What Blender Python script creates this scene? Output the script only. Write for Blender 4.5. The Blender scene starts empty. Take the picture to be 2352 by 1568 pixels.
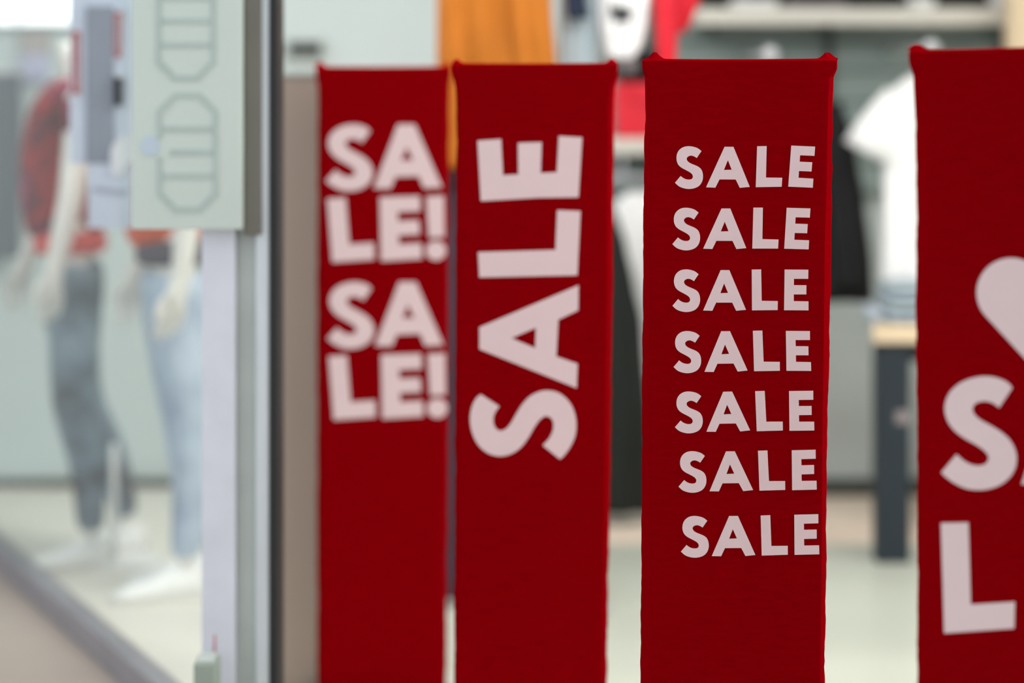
import bpy, bmesh, math, random
from mathutils import Vector, geometry, noise
random.seed(7)
scene = bpy.context.scene
coll = scene.collection

# ------------------------------------------------------------------ camera, world, exposure
FPX = 5553.0          # focal length in pixels of the 2352 px wide frame (85 mm on 36 mm)
HZ = 190.0            # pixel row of the horizon
CAMZ = 1.5
cam_d = bpy.data.cameras.new('camera')
cam_d.lens = 85.0
cam_d.sensor_width = 36.0
cam_d.shift_y = -(784.0 - HZ) / 2352.0
cam_d.dof.use_dof = True
cam_d.dof.focus_distance = 4.185
cam_d.dof.aperture_fstop = 1.3
cam_d.dof.aperture_blades = 0
cam_d.clip_start = 0.05
cam = bpy.data.objects.new('camera', cam_d)
cam.location = (0, 0, CAMZ)
cam.rotation_euler = (math.pi / 2, 0, 0)
coll.objects.link(cam)
scene.camera = cam

world = bpy.data.worlds.new('world')
scene.world = world
world.use_nodes = True
bg = world.node_tree.nodes['Background']
bg.inputs[0].default_value = (0.93, 0.97, 1.0, 1)
bg.inputs[1].default_value = 1.15

scene.view_settings.view_transform = 'Standard'
scene.view_settings.look = 'None'
scene.view_settings.gamma = 1.0
scene.view_settings.exposure = 0.0
scene.view_settings.use_curve_mapping = False

CEIL_Z = 3.0
LAMP_STRENGTH = 22.0
LAMPS = [(2.0, 3.9), (3.3, 3.9), (4.6, 3.9), (2.0, 5.0), (3.3, 5.0), (4.6, 5.0), (0.9, 5.6), (-0.3, 6.3), (-1.15, 7.2)]


# ------------------------------------------------------------------ helpers
def P(px, py, Y):
    """image pixel -> world point on the plane at distance Y"""
    return Vector(((px - 1176.0) / FPX * Y, Y, CAMZ - (py - HZ) / FPX * Y))


def X(px, Y):
    return (px - 1176.0) / FPX * Y


def Z(py, Y):
    return CAMZ - (py - HZ) / FPX * Y


def lin(c):
    out = []
    for v in c:
        v = v / 255.0
        out.append(v / 12.92 if v <= 0.04045 else ((v + 0.055) / 1.055) ** 2.4)
    return out


def mat(name, rgb, rough=0.6, metal=0.0, var=0.06, scale=8.0, bump=0.0, bscale=200.0, sheen=0.0, spec=0.5, stretch=None):
    m = bpy.data.materials.new(name)
    m.use_nodes = True
    nt = m.node_tree
    b = nt.nodes['Principled BSDF']
    b.inputs['Roughness'].default_value = rough
    b.inputs['Metallic'].default_value = metal
    b.inputs['Specular IOR Level'].default_value = spec
    if sheen:
        b.inputs['Sheen Weight'].default_value = sheen
    c = lin(rgb)
    tc = nt.nodes.new('ShaderNodeTexCoord')
    src = tc.outputs['Object']
    if stretch:
        mp = nt.nodes.new('ShaderNodeMapping')
        mp.inputs['Scale'].default_value = stretch
        nt.links.new(src, mp.inputs['Vector'])
        src = mp.outputs['Vector']
    n = nt.nodes.new('ShaderNodeTexNoise')
    n.inputs['Scale'].default_value = scale
    n.inputs['Detail'].default_value = 4.0
    nt.links.new(src, n.inputs['Vector'])
    r = nt.nodes.new('ShaderNodeValToRGB')
    r.color_ramp.elements[0].position = 0.3
    r.color_ramp.elements[1].position = 0.7
    r.color_ramp.elements[0].color = [max(0, v * (1 - var)) for v in c] + [1]
    r.color_ramp.elements[1].color = [min(1, v * (1 + var)) for v in c] + [1]
    nt.links.new(n.outputs['Fac'], r.inputs['Fac'])
    nt.links.new(r.outputs['Color'], b.inputs['Base Color'])
    if bump:
        n2 = nt.nodes.new('ShaderNodeTexNoise')
        n2.inputs['Scale'].default_value = bscale
        n2.inputs['Detail'].default_value = 3.0
        nt.links.new(src, n2.inputs['Vector'])
        bp = nt.nodes.new('ShaderNodeBump')
        bp.inputs['Strength'].default_value = bump
        bp.inputs['Distance'].default_value = 0.004
        nt.links.new(n2.outputs['Fac'], bp.inputs['Height'])
        nt.links.new(bp.outputs['Normal'], b.inputs['Normal'])
    return m


def ramp_mat(name, stops, rough=0.8, scale=6.0, detail=3.0, distort=0.0):
    """cloth printed in several colours: stops = [(pos, rgb), ...] over a noise"""
    m = bpy.data.materials.new(name)
    m.use_nodes = True
    nt = m.node_tree
    b = nt.nodes['Principled BSDF']
    b.inputs['Roughness'].default_value = rough
    tc = nt.nodes.new('ShaderNodeTexCoord')
    n = nt.nodes.new('ShaderNodeTexNoise')
    n.inputs['Scale'].default_value = scale
    n.inputs['Detail'].default_value = detail
    n.inputs['Distortion'].default_value = distort
    nt.links.new(tc.outputs['Object'], n.inputs['Vector'])
    r = nt.nodes.new('ShaderNodeValToRGB')
    els = r.color_ramp.elements
    while len(els) < len(stops):
        els.new(0.5)
    for e, (p, c) in zip(els, stops):
        e.position = p
        e.color = lin(c) + [1]
    nt.links.new(n.outputs['Fac'], r.inputs['Fac'])
    nt.links.new(r.outputs['Color'], b.inputs['Base Color'])
    return m


def emis(name, rgb, strength):
    m = bpy.data.materials.new(name)
    m.use_nodes = True
    b = m.node_tree.nodes['Principled BSDF']
    b.inputs['Base Color'].default_value = lin(rgb) + [1]
    b.inputs['Emission Color'].default_value = lin(rgb) + [1]
    b.inputs['Emission Strength'].default_value = strength
    return m


ORG = {}


def tag(o, label=None, cat=None, group=None, kind=None):
    if label:
        o['label'] = label
    if cat:
        o['category'] = cat
    if group:
        o['group'] = group
    if kind:
        o['kind'] = kind
    return o


def root(name, loc, label, cat, group=None):
    o = bpy.data.objects.new(name, None)
    o.empty_display_size = 0.1
    coll.objects.link(o)
    o.location = loc
    ORG[o.name] = Vector(loc)
    return tag(o, label, cat, group)


def mesh(name, verts, faces, material, parent=None, origin=None, smooth=False):
    """world-space vertices -> one mesh object (a child keeps its root's origin)"""
    if parent is not None:
        org = ORG[parent.name]
    else:
        org = Vector(origin) if origin is not None else Vector((0, 0, 0))
    me = bpy.data.meshes.new(name)
    me.from_pydata([tuple(Vector(v) - org) for v in verts], [], faces)
    bm = bmesh.new()
    bm.from_mesh(me)
    bmesh.ops.recalc_face_normals(bm, faces=bm.faces)
    bm.to_mesh(me)
    bm.free()
    me.materials.append(material)
    if smooth:
        for p in me.polygons:
            p.use_smooth = True
    o = bpy.data.objects.new(name, me)
    coll.objects.link(o)
    if parent is not None:
        o.parent = parent
    else:
        o.location = org
    ORG[o.name] = org
    return o


def bevel(o, w, seg=2):
    md = o.modifiers.new('bevel', 'BEVEL')
    md.width = w
    md.segments = seg
    md.limit_method = 'ANGLE'
    return o


def boxv(x0, x1, y0, y1, z0, z1):
    v = [(x0, y0, z0), (x1, y0, z0), (x1, y1, z0), (x0, y1, z0), (x0, y0, z1), (x1, y0, z1), (x1, y1, z1), (x0, y1, z1)]
    f = [(0, 3, 2, 1), (4, 5, 6, 7), (0, 1, 5, 4), (1, 2, 6, 5), (2, 3, 7, 6), (3, 0, 4, 7)]
    return v, f


def box(name, x0, x1, y0, y1, z0, z1, material, parent=None, bev=0.0):
    v, f = boxv(x0, x1, y0, y1, z0, z1)
    o = mesh(name, v, f, material, parent, origin=((x0 + x1) / 2, (y0 + y1) / 2, z0))
    if bev:
        bevel(o, bev)
    return o


def pbox(name, px0, px1, py0, py1, Y, depth, material, parent=None, bev=0.0):
    """box whose front face fills a pixel rectangle at distance Y"""
    return box(name, X(px0, Y), X(px1, Y), Y, Y + depth, Z(py1, Y), Z(py0, Y), material, parent, bev)


def prism(name, pts, z0, z1, material, parent=None, origin=None):
    """vertical prism over a plan polygon"""
    n = len(pts)
    v = [(p[0], p[1], z0) for p in pts] + [(p[0], p[1], z1) for p in pts]
    f = [tuple(range(n)), tuple(range(n, 2 * n))] + [(i, (i + 1) % n, n + (i + 1) % n, n + i) for i in range(n)]
    if origin is None:
        origin = (sum(p[0] for p in pts) / n, sum(p[1] for p in pts) / n, z0)
    return mesh(name, v, f, material, parent, origin=origin)


def slab(name, loops, Y, thick, material, parent):
    """flat cut-out standing at distance Y: loops of world (x, z), first the outline, then holes"""
    vs, faces, base = [], [], []
    tri_in = [[Vector((p[0], p[1], 0)) for p in L] for L in loops]
    for L in loops:
        base.append(len(vs))
        vs += [(p[0], Y, p[1]) for p in L]
    nf = len(vs)
    faces += [tuple(t) for t in geometry.tessellate_polygon(tri_in)]
    vs += [(v[0], Y + thick, v[2]) for v in vs[:nf]]
    for L, b in zip(loops, base):
        k = len(L)
        for i in range(k):
            a, c = b + i, b + (i + 1) % k
            faces.append((a, c, nf + c, nf + a))
    return mesh(name, vs, faces, material, parent)


def tube(name, pts, rad, material, parent=None, seg=12, origin=None):
    """round tube through points"""
    pts = [Vector(p) for p in pts]
    rads = rad if isinstance(rad, (list, tuple)) else [rad] * len(pts)
    v, f = [], []
    for i, p in enumerate(pts):
        d = (pts[min(i + 1, len(pts) - 1)] - pts[max(i - 1, 0)]).normalized()
        a = d.cross(Vector((0, 0, 1)))
        if a.length < 0.1:
            a = d.cross(Vector((1, 0, 0)))
        a.normalize()
        b = d.cross(a)
        for k in range(seg):
            t = 2 * math.pi * k / seg
            v.append(p + (a * math.cos(t) + b * math.sin(t)) * rads[i])
    for i in range(len(pts) - 1):
        for k in range(seg):
            f.append((i * seg + k, i * seg + (k + 1) % seg, (i + 1) * seg + (k + 1) % seg, (i + 1) * seg + k))
    f.append(tuple(range(seg)))
    f.append(tuple(range((len(pts) - 1) * seg, len(pts) * seg)))
    return mesh(name, v, f, material, parent, origin=origin or pts[-1], smooth=True)


def interp(rows, y):
    if y <= rows[0][0]:
        return rows[0][1:]
    for a, b in zip(rows, rows[1:]):
        if y <= b[0]:
            t = (y - a[0]) / (b[0] - a[0])
            t = t * t * (3 - 2 * t) * 0.5 + t * 0.5
            return tuple(p + (q - p) * t for p, q in zip(a[1:], b[1:]))
    return rows[-1][1:]


def draped(name, rows, Y, depth, material, parent=None, origin=None, folds=5.0, amp=0.25, seed=0, n=26, seg=56):
    """hanging cloth: rows of (pixel row, left px, right px) lofted to a thick folded body around distance Y"""
    v, f = [], []
    y0, y1 = rows[0][0], rows[-1][0]
    for i in range(n + 1):
        py = y0 + (y1 - y0) * i / n
        l, r = interp(rows, py)
        t = i / n
        for k in range(seg):
            th = 2 * math.pi * k / seg
            cx, sn = math.cos(th), math.sin(th)
            sx = math.copysign(abs(cx) ** 0.7, cx)
            sy = math.copysign(abs(sn) ** 0.7, sn)
            px = (l + r) / 2 + (r - l) / 2 * sx
            w = amp * (0.25 + 0.75 * t) * math.sin(folds * sx * math.pi + seed + 0.8 * math.sin(2.2 * t + seed))
            w += 0.5 * amp * noise.noise(Vector((sx * 3 + seed, t * 4, seed)))
            yy = Y + depth * (sy * (0.45 + 0.55 * min(1, t * 4 + 0.2)) + w)
            v.append((X(px, Y), yy, Z(py, Y)))
    for i in range(n):
        for k in range(seg):
            f.append((i * seg + k, i * seg + (k + 1) % seg, (i + 1) * seg + (k + 1) % seg, (i + 1) * seg + k))
    f.append(tuple(range(seg)))
    f.append(tuple(range(n * seg, (n + 1) * seg)))
    o = mesh(name, v, f, material, parent, origin=origin or (X((rows[-1][1] + rows[-1][2]) / 2, Y), Y, Z(y1, Y)), smooth=True)
    return o


def smooth_loop(pts, corners, sub=4):
    """Catmull-Rom through pts, kept sharp at the given indices"""
    n = len(pts)
    out = []
    for i in range(n):
        p1, p2 = pts[i], pts[(i + 1) % n]
        p0 = pts[i - 1] if i not in corners else p1
        p3 = pts[(i + 2) % n] if (i + 1) % n not in corners else p2
        straight = i in corners and (i + 1) % n in corners
        for s in range(1 if straight else sub):
            t = s / sub
            q = []
            for a in (0, 1):
                q.append(0.5 * (2 * p1[a] + (p2[a] - p0[a]) * t + (2 * p0[a] - 5 * p1[a] + 4 * p2[a] - p3[a]) * t * t
                                + (3 * p1[a] - p0[a] - 3 * p2[a] + p3[a]) * t ** 3))
            out.append(tuple(q))
    return out


# ------------------------------------------------------------------ materials
def fabric_red():
    m = mat('red_stretch_fabric', (132, 1, 8), rough=0.9, var=0.07, scale=70.0, bump=0.05, bscale=900.0, sheen=0.0, spec=0.0,
            stretch=(0.35, 1.0, 1.6))
    return m


M = {
    'red': fabric_red(),
    'print': mat('white_print', (230, 205, 208), rough=0.75, var=0.012, scale=30, spec=0.2),
    'base': mat('dark_steel', (60, 62, 66), rough=0.45, metal=0.6),
    'wall': mat('pale_green_paint', (200, 210, 211), rough=0.8, var=0.02, scale=2),
    'blocker': mat('charcoal_light_blocker', (58, 60, 62), rough=0.6),
    'ceil': mat('ceiling_paint', (236, 236, 232), rough=0.9, var=0.02),
    'skirt': mat('dark_skirting', (70, 74, 70), rough=0.5),
    'shopfloor': mat('pale_green_floor', (202, 206, 194), rough=0.28, var=0.05, scale=1.1, stretch=(0.5, 2.2, 1)),
    'woodstrip': mat('peach_floor_strip', (255, 232, 214), rough=0.35, var=0.04, scale=2.0),
    'mallfloor': mat('beige_mall_floor', (166, 153, 143), rough=0.4, var=0.05, scale=3.0),
    'platform': mat('cream_platform', (226, 223, 214), rough=0.4, var=0.03, scale=3.0),
    'kerb': mat('grey_metal_sill', (150, 148, 156), rough=0.4, metal=0.3),
    'alu': mat('brushed_aluminium', (214, 222, 228), rough=0.35, metal=0.25, stretch=(40, 40, 1)),
    'lavender': mat('white_lacquer', (222, 226, 238), rough=0.35),
    'fin': mat('grey_green_lacquer', (186, 194, 190), rough=0.4),
    'gasket': mat('black_rubber', (28, 30, 32), rough=0.6),
    'signboard': mat('pale_sign_board', (204, 216, 210), rough=0.45, var=0.02, scale=2),
    'signline': mat('grey_green_line', (180, 195, 190), rough=0.5),
    'sticker': mat('pale_blue_sticker', (190, 206, 220), rough=0.4),
    'beige': mat('satin_beige_panel', (176, 158, 146), rough=0.42, metal=0.35, var=0.03, scale=2),
    'greypanel': mat('blue_grey_panel', (142, 150, 164), rough=0.5),
    'palepanel': mat('pale_blue_panel', (200, 210, 226), rough=0.5),
    'redframe': mat('dull_red_sticker', (176, 92, 88), rough=0.6),
    'black': mat('black_plastic', (22, 26, 26), rough=0.4),
    'mannequin': mat('mannequin_white', (240, 236, 232), rough=0.3, var=0.01),
    'shoe': mat('white_shoe', (246, 246, 246), rough=0.5, var=0.01),
    'sole': mat('pale_sole', (225, 224, 220), rough=0.7),
    'shirt_a': ramp_mat('red_purple_print', [(0.30, (80, 8, 20)), (0.43, (176, 22, 34)), (0.51, (98, 10, 24)), (0.60, (140, 34, 84)), (0.72, (214, 90, 110))], scale=7.0, distort=0.6),
    'hem_a': mat('coral_cloth', (226, 92, 88), rough=0.85),
    'jean_a': ramp_mat('grey_blue_denim', [(0.35, (96, 96, 104)), (0.5, (134, 148, 162)), (0.65, (168, 186, 200))], scale=5.0),
    'shirt_b': mat('charcoal_cloth', (98, 90, 100), rough=0.9),
    'hem_b': mat('orange_cloth', (222, 104, 74), rough=0.85),
    'jean_b': ramp_mat('pale_blue_denim', [(0.3, (158, 172, 198)), (0.5, (188, 202, 222)), (0.7, (206, 216, 234))], scale=5.0),
    'rod': mat('white_rod', (235, 235, 235), rough=0.3),
    'orange': mat('ochre_cloth', (188, 108, 16), rough=0.8, var=0.06, scale=4),
    'bluegrey': mat('blue_grey_cloth', (170, 184, 192), rough=0.85, var=0.05),
    'navy': mat('navy_cloth', (22, 34, 58), rough=0.85),
    'pattern': ramp_mat('white_black_print', [(0.33, (30, 32, 36)), (0.40, (240, 240, 242)), (0.6, (246, 246, 248)), (0.75, (214, 216, 220))], scale=9.0),
    'redcloth': mat('crimson_cloth', (214, 24, 46), rough=0.8, var=0.08),
    'redbag': mat('bright_red_bag', (236, 34, 56), rough=0.6, var=0.04),
    'plum': mat('dark_plum_cloth', (58, 50, 66), rough=0.9),
    'darkgreen': mat('dark_green_cloth', (24, 29, 26), rough=0.9),
    'blackcloth': mat('black_cloth', (16, 17, 20), rough=0.9),
    'whitecloth': mat('white_cotton', (250, 250, 252), rough=0.9, var=0.01),
    'greyslat': mat('grey_slatwall', (140, 155, 153), rough=0.6, var=0.04),
    'slatdark': mat('dark_upright', (72, 80, 80), rough=0.6),
    'shelf': mat('pale_shelf', (226, 222, 214), rough=0.5, var=0.02),
    'chrome': mat('satin_chrome', (205, 206, 212), rough=0.3, metal=0.4),
    'wood': mat('pale_wood', (232, 208, 176), rough=0.55, var=0.06, scale=5, stretch=(8, 8, 1)),
    'tabledark': mat('dark_slate_paint', (26, 38, 48), rough=0.5, var=0.05),
    'denim': mat('folded_denim', (166, 182, 196), rough=0.9, var=0.1, scale=10),
    'tagpink': mat('grey_pink_tag', (150, 138, 142), rough=0.7),
    'tagwhite': mat('white_paper', (222, 226, 232), rough=0.6),
    'taupedark': mat('taupe_reflection', (112, 110, 102), rough=0.5, metal=0.2),  # tone of the dark reflection on the pier
    'greybox': mat('grey_green_box', (150, 162, 152), rough=0.6),
    'grey_reflection': mat('slate_grey_reflection', (96, 98, 108), rough=0.85),
    'taupe': mat('taupe_board', (176, 168, 168), rough=0.8),
    'lilac': mat('lilac_board', (186, 186, 214), rough=0.8),
    'lamp': emis('ceiling_diffuser', (255, 252, 246), LAMP_STRENGTH),
    'lightbox': emis('lightbox_diffuser', (250, 253, 255), 1.6),
}


def glass_mat():
    m = bpy.data.materials.new('shop_window_glass')
    m.use_nodes = True
    nt = m.node_tree
    nt.nodes.remove(nt.nodes['Principled BSDF'])
    out = nt.nodes['Material Output']
    tr = nt.nodes.new('ShaderNodeBsdfTransparent')
    tr.inputs['Color'].default_value = (0.965, 0.985, 0.975, 1)
    gl = nt.nodes.new('ShaderNodeBsdfGlossy')
    gl.inputs['Roughness'].default_value = 0.02
    fr = nt.nodes.new('ShaderNodeFresnel')
    ge = nt.nodes.new('ShaderNodeNewGeometry')
    mr = nt.nodes.new('ShaderNodeMapRange')           # the same index seen from either side of the thin pane
    mr.inputs['To Min'].default_value = 1.1
    mr.inputs['To Max'].default_value = 1 / 1.1
    nt.links.new(ge.outputs['Backfacing'], mr.inputs['Value'])
    nt.links.new(mr.outputs['Result'], fr.inputs['IOR'])
    mx = nt.nodes.new('ShaderNodeMixShader')
    nt.links.new(fr.outputs[0], mx.inputs[0])
    nt.links.new(tr.outputs[0], mx.inputs[1])
    nt.links.new(gl.outputs[0], mx.inputs[2])
    nt.links.new(mx.outputs[0], out.inputs['Surface'])
    return m


M['glass'] = glass_mat()

# ------------------------------------------------------------------ the setting
WALL_Y = 8.8
UX, UY = 0.398, -0.917                       # along the shop front, towards the camera
KX, KY = -1.567, 7.40                        # a point of the sill's outer foot


def front(Y, off=0.0):
    """plan point on the shop-front line at distance Y, off metres to the inside"""
    s = (KY - Y) / (-UY)
    return (KX + UX * s + off * (-UY), Y + off * UX)


def st(o):
    o['kind'] = 'structure'
    return o


STRIP_Y = 7.86
a, b_ = front(12), front(0.2)
st(prism('floor_mall', [(-9, 0.2), b_, front(WALL_Y), (-9, WALL_Y)], -0.1, 0.0, M['mallfloor'], origin=(0, 0, -0.1)))
st(prism('floor_shop', [b_, (5.6, 0.2), (5.6, STRIP_Y), front(STRIP_Y)], -0.1, 0.0, M['shopfloor'], origin=(1, 3, -0.1)))
st(prism('floor_strip', [front(STRIP_Y), (5.6, STRIP_Y), (5.6, WALL_Y), front(WALL_Y)], -0.1, 0.0, M['woodstrip'], origin=(1, 8, -0.1)))
st(box('wall_back', -9, 5.6, WALL_Y, WALL_Y + 0.15, -0.1, CEIL_Z + 0.1, M['wall']))
st(box('wall_right', 5.6, 5.75, 0.2, WALL_Y + 0.15, -0.1, CEIL_Z + 0.1, M['wall']))
st(box('baseboard_back', front(WALL_Y)[0], 5.6, WALL_Y - 0.02, WALL_Y, 0, 0.06, M['skirt']))
st(prism('ceiling', [front(2.6), (5.6, 2.6), (5.6, WALL_Y), front(WALL_Y)], CEIL_Z, CEIL_Z + 0.1, M['ceil']))

st(prism('wall_light_blocker', [front(2.4), front(2.4, 0.12), front(-1.0, 0.12), front(-1.0)], 0, CEIL_Z, M['blocker']))  # unseen dark wall, added to keep light off the nearest gate

# display window: platform, sill, pane, header
pl = [front(5.42, 0.05), (X(560, 5.6), 5.6), (X(560, WALL_Y), WALL_Y), front(WALL_Y, 0.05)]
st(prism('floor_window_display', pl, 0.0, 0.03, M['platform']))
st(prism('trim_1', [front(5.35), front(5.35, 0.06), front(WALL_Y, 0.06), front(WALL_Y)], 0.0, 0.07, M['kerb']))
st(prism('trim_2', [front(3.2), front(3.2, 0.12), front(WALL_Y, 0.12), front(WALL_Y)], 2.55, CEIL_Z, M['alu']))
st(prism('window_1', [front(5.4, 0.010), front(5.4, 0.018), front(WALL_Y, 0.018), front(WALL_Y, 0.010)], 0.07, 2.55, M['glass']))

# pier at the end of the shop window
PY = 5.16
zf = 2.55
pier = root('entrance_pier', (X(550, PY), PY, 0), 'tall pale lacquered pier with black rubber edge at the end of the window', 'pillar')
box('column', X(463, PY), X(541, PY), PY, PY + 0.14, 0, zf, M['lavender'], pier, 0.004)
box('fin', X(541, PY), X(586, PY), PY + 0.025, PY + 0.14, 0, zf, M['fin'], pier, 0.002)
pbox('reflection_strip', 560, 600, -700, 540, PY - 0.012, 0.02, M['taupedark'], pier, 0.003)  # added dark strip standing in for a reflection on the pier
box('profile', X(586, PY), X(618, PY), PY + 0.005, PY + 0.14, 0, zf, M['alu'], pier, 0.004)
box('rubber_seal', X(618, PY), X(638, PY), PY + 0.002, PY + 0.14, 0, zf, M['gasket'], pier, 0.003)
gb = root('floor_pivot_box', (X(472, 5.02), 5.02, 0), 'small grey green box standing at the foot of the pier', 'box')
box('body', X(447, 5.02), X(498, 5.02), 5.0, 5.09, 0, Z(1518, 5.02), M['greybox'], gb, 0.005)
box('cap', X(447, 5.02) + 0.006, X(498, 5.02) - 0.006, 5.006, 5.084, Z(1518, 5.02), Z(1514, 5.02), M['fin'], gb, 0.001)
tube('wire', [(X(492, 5.09), 5.10, Z(1460, 5.09)), (X(492, 5.09), 5.10, Z(1520, 5.09))], 0.0022, M['redframe'], gb)

# low beige partition behind the pier
lp = root('low_partition', (X(690, 5.95), 5.95, 0), 'satin beige low panel between the black rubber edge and the farthest red gate', 'partition')
box('panel', X(628, 5.95), X(740, 5.95), 5.95, 5.99, 0, Z(176, 5.95), M['beige'], lp, 0.004)
box('top_rail', X(628, 5.95), X(740, 5.95), 5.945, 5.995, Z(176, 5.95), Z(166, 5.95), M['fin'], lp, 0.003)

# dark plate on the pale wall
wp = root('wall_plate', (X(700, WALL_Y), WALL_Y - 0.02, Z(150, WALL_Y)), 'small black plate on a grey-green backing on the pale wall above the beige panel', 'plate')
pbox('backing', 652, 748, 88, 152, WALL_Y - 0.02, 0.02, M['fin'], wp, 0.004)
pbox('dark_window', 662, 738, 98, 128, WALL_Y - 0.03, 0.012, M['black'], wp, 0.003)

# ceiling lamps of the shop
for i, (x, y) in enumerate(LAMPS):
    t = root('ceiling_lamp', (x, y, CEIL_Z - 0.05), 'square white ceiling lamp panel of the shop', 'lamp', 'ceiling lamp panels of the shop')
    s = 0.3
    for (x0, x1, y0, y1) in ((-s - .03, s + .03, -s - .03, -s), (-s - .03, s + .03, s, s + .03), (-s - .03, -s, -s, s), (s, s + .03, -s, s)):
        box('frame', x + x0, x + x1, y + y0, y + y1, CEIL_Z - 0.05, CEIL_Z, M['alu'], t)
    box('diffuser', x - s, x + s, y - s, y + s, CEIL_Z - 0.03, CEIL_Z - 0.02, M['lamp'], t)


# ------------------------------------------------------------------ the red gates
def gate(D, label, rows, top, horns, T=0.06, ripple=2.0, seed=0.0, bias=0.0):
    """rows: (y, left outer, left front, right front, right outer) in pixels; top: (y_left, y_right) of the top front edge;
    horns: (x, height px) of the cloth points on the top corners"""
    yfl = HZ + FPX * CAMZ / D
    last = rows[-1]
    rows = rows + [(yfl - 18,) + last[1:]]
    l0, r0 = rows[3][1], rows[3][4]
    rt = root('sale_gate', (X((l0 + r0) / 2, D), D + T / 2, 0), label, 'security gate', 'red sale gates in a row')
    NF, NS = 110, 5
    ys = []
    y = rows[0][0]
    while y < yfl - 18:
        ys.append(y)
        y += 3.5 if y < rows[0][0] + 50 else (14 if y < 1600 else 60)
    ys.append(yfl - 18)
    v, f = [], []

    def ring(py, cx):
        lo, lf, rf, ro = cx
        k = min(1.0, max(0.0, (py - rows[0][0] - 40) / 80.0))
        rl = ripple * k * (noise.noise(Vector((py * 0.017, seed, 0))) + 0.6 * noise.noise(Vector((py * 0.05, seed, 3))))
        rr = ripple * k * (noise.noise(Vector((py * 0.019, seed, 7))) + 0.6 * noise.noise(Vector((py * 0.055, seed, 9))))
        z = Z(py, D)
        pts = []
        xl, xr = X(lf, D), X(rf, D)
        xbl, xbr = X(lo + rl, D + T), X(ro + rr, D + T)
        rnd = 0.0007
        for i in range(NF + 1):
            t = i / NF
            x = xl + (xr - xl) * t
            e = min(t, 1 - t) * (xr - xl)
            dy = rnd * max(0.0, 1 - e / 0.006) ** 2
            pts.append((x, D + dy))
        for i in range(1, NS):
            t = i / NS
            pts.append((xr + (xbr - xr) * t + 0.0004 * math.sin(math.pi * t), D + rnd + (T - rnd) * t))
        for i in range(NF + 1):
            t = i / NF
            pts.append((xbr + (xbl - xbr) * t, D + T))
        for i in range(1, NS):
            t = i / NS
            pts.append((xbl + (xl - xbl) * t - 0.0004 * math.sin(math.pi * t), D + T - (T - rnd) * t))
        return pts, z

    xa, xb = rows[0][1], rows[0][4]
    N = None
    for j, py in enumerate(ys):
        pts, z = ring(py, interp(rows, py))
        N = len(pts)
        fade = max(0.0, 1 - (py - rows[0][0]) / 60.0)
        for (x, yy) in pts:
            px = x / yy * FPX + 1176
            tx = (px - xa) / (xb - xa)
            tz = -(top[0] + (top[1] - top[0]) * tx - rows[0][0]) / FPX * D
            v.append((x, yy, z + tz * fade))
    for j in range(len(ys) - 1):
        for k in range(N):
            f.append((j * N + k, j * N + (k + 1) % N, (j + 1) * N + (k + 1) % N, (j + 1) * N + k))
    f.append(tuple(range((len(ys) - 1) * N, len(ys) * N)))
    # the stretched top with a cloth point at each end
    first = v[:N]
    mid = D + T * 0.5
    prev = 0
    steps = [0.12, 0.3, 0.5, 0.72, 0.92]
    for s in steps:
        start = len(v)
        for (x, yy, z) in first:
            px = x / yy * FPX + 1176
            tx = (px - xa) / (xb - xa)
            ny = yy + (mid - yy) * s
            h = 0.0045 * math.sin(s * math.pi / 2) - 0.0045 * (4 * tx * (1 - tx)) * (0.35 * s)
            for (hx, hh, hw) in horns:
                d = abs(px - hx) / hw
                h += hh / FPX * D * max(0.0, 1 - d / 1.9) ** 1.7 * s ** 1.3
            nx = x + (X((xa + xb) / 2, D) - x) * 0.012 * s
            v.append((nx, ny, z + h))
        for k in range(N):
            f.append((prev + k, prev + (k + 1) % N, start + (k + 1) % N, start + k))
        prev = start
    bk0 = NF + NS
    for i in range(NF):
        f.append((prev + i, prev + i + 1, prev + bk0 + NF - i - 1, prev + bk0 + NF - i))
    f.append(tuple(prev + i for i in range(NF, bk0 + 1)))
    f.append(tuple(prev + i for i in list(range(bk0 + NF, N)) + [0]))
    sl = mesh('fabric_sleeve', v, f, M['red'], rt, smooth=True)
    # close the seam where the folded rings meet
    bm = bmesh.new()
    bm.from_mesh(sl.data)
    bmesh.ops.remove_doubles(bm, verts=bm.verts, dist=0.0002)
    bmesh.ops.recalc_face_normals(bm, faces=bm.faces)
    bm.to_mesh(sl.data)
    bm.free()
    for p in sl.data.polygons:
        p.use_smooth = True
    md = sl.modifiers.new('edges', 'EDGE_SPLIT')
    md.split_angle = math.radians(38)
    bp = box('base_plate', X(last[1], D) - 0.02, X(last[4], D) + 0.02, D - 0.03, D + T + 0.03, 0, 0.015, M['base'], rt, 0.004)
    return rt


def put(gate_root, D, name, loops, label):
    """print a letter on the front of a gate: loops in pixels"""
    Yl = D - 0.0016
    L = [[(X(px, Yl), Z(py, Yl)) for (px, py) in lp_] for lp_ in loops]
    o = slab(name, L, Yl, 0.0012, M['print'], gate_root)
    o['label'] = label
    return o


def crop(pts, s, ox, oy):
    return [(ox + x / s, oy + y / s) for x, y in pts]


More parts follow.
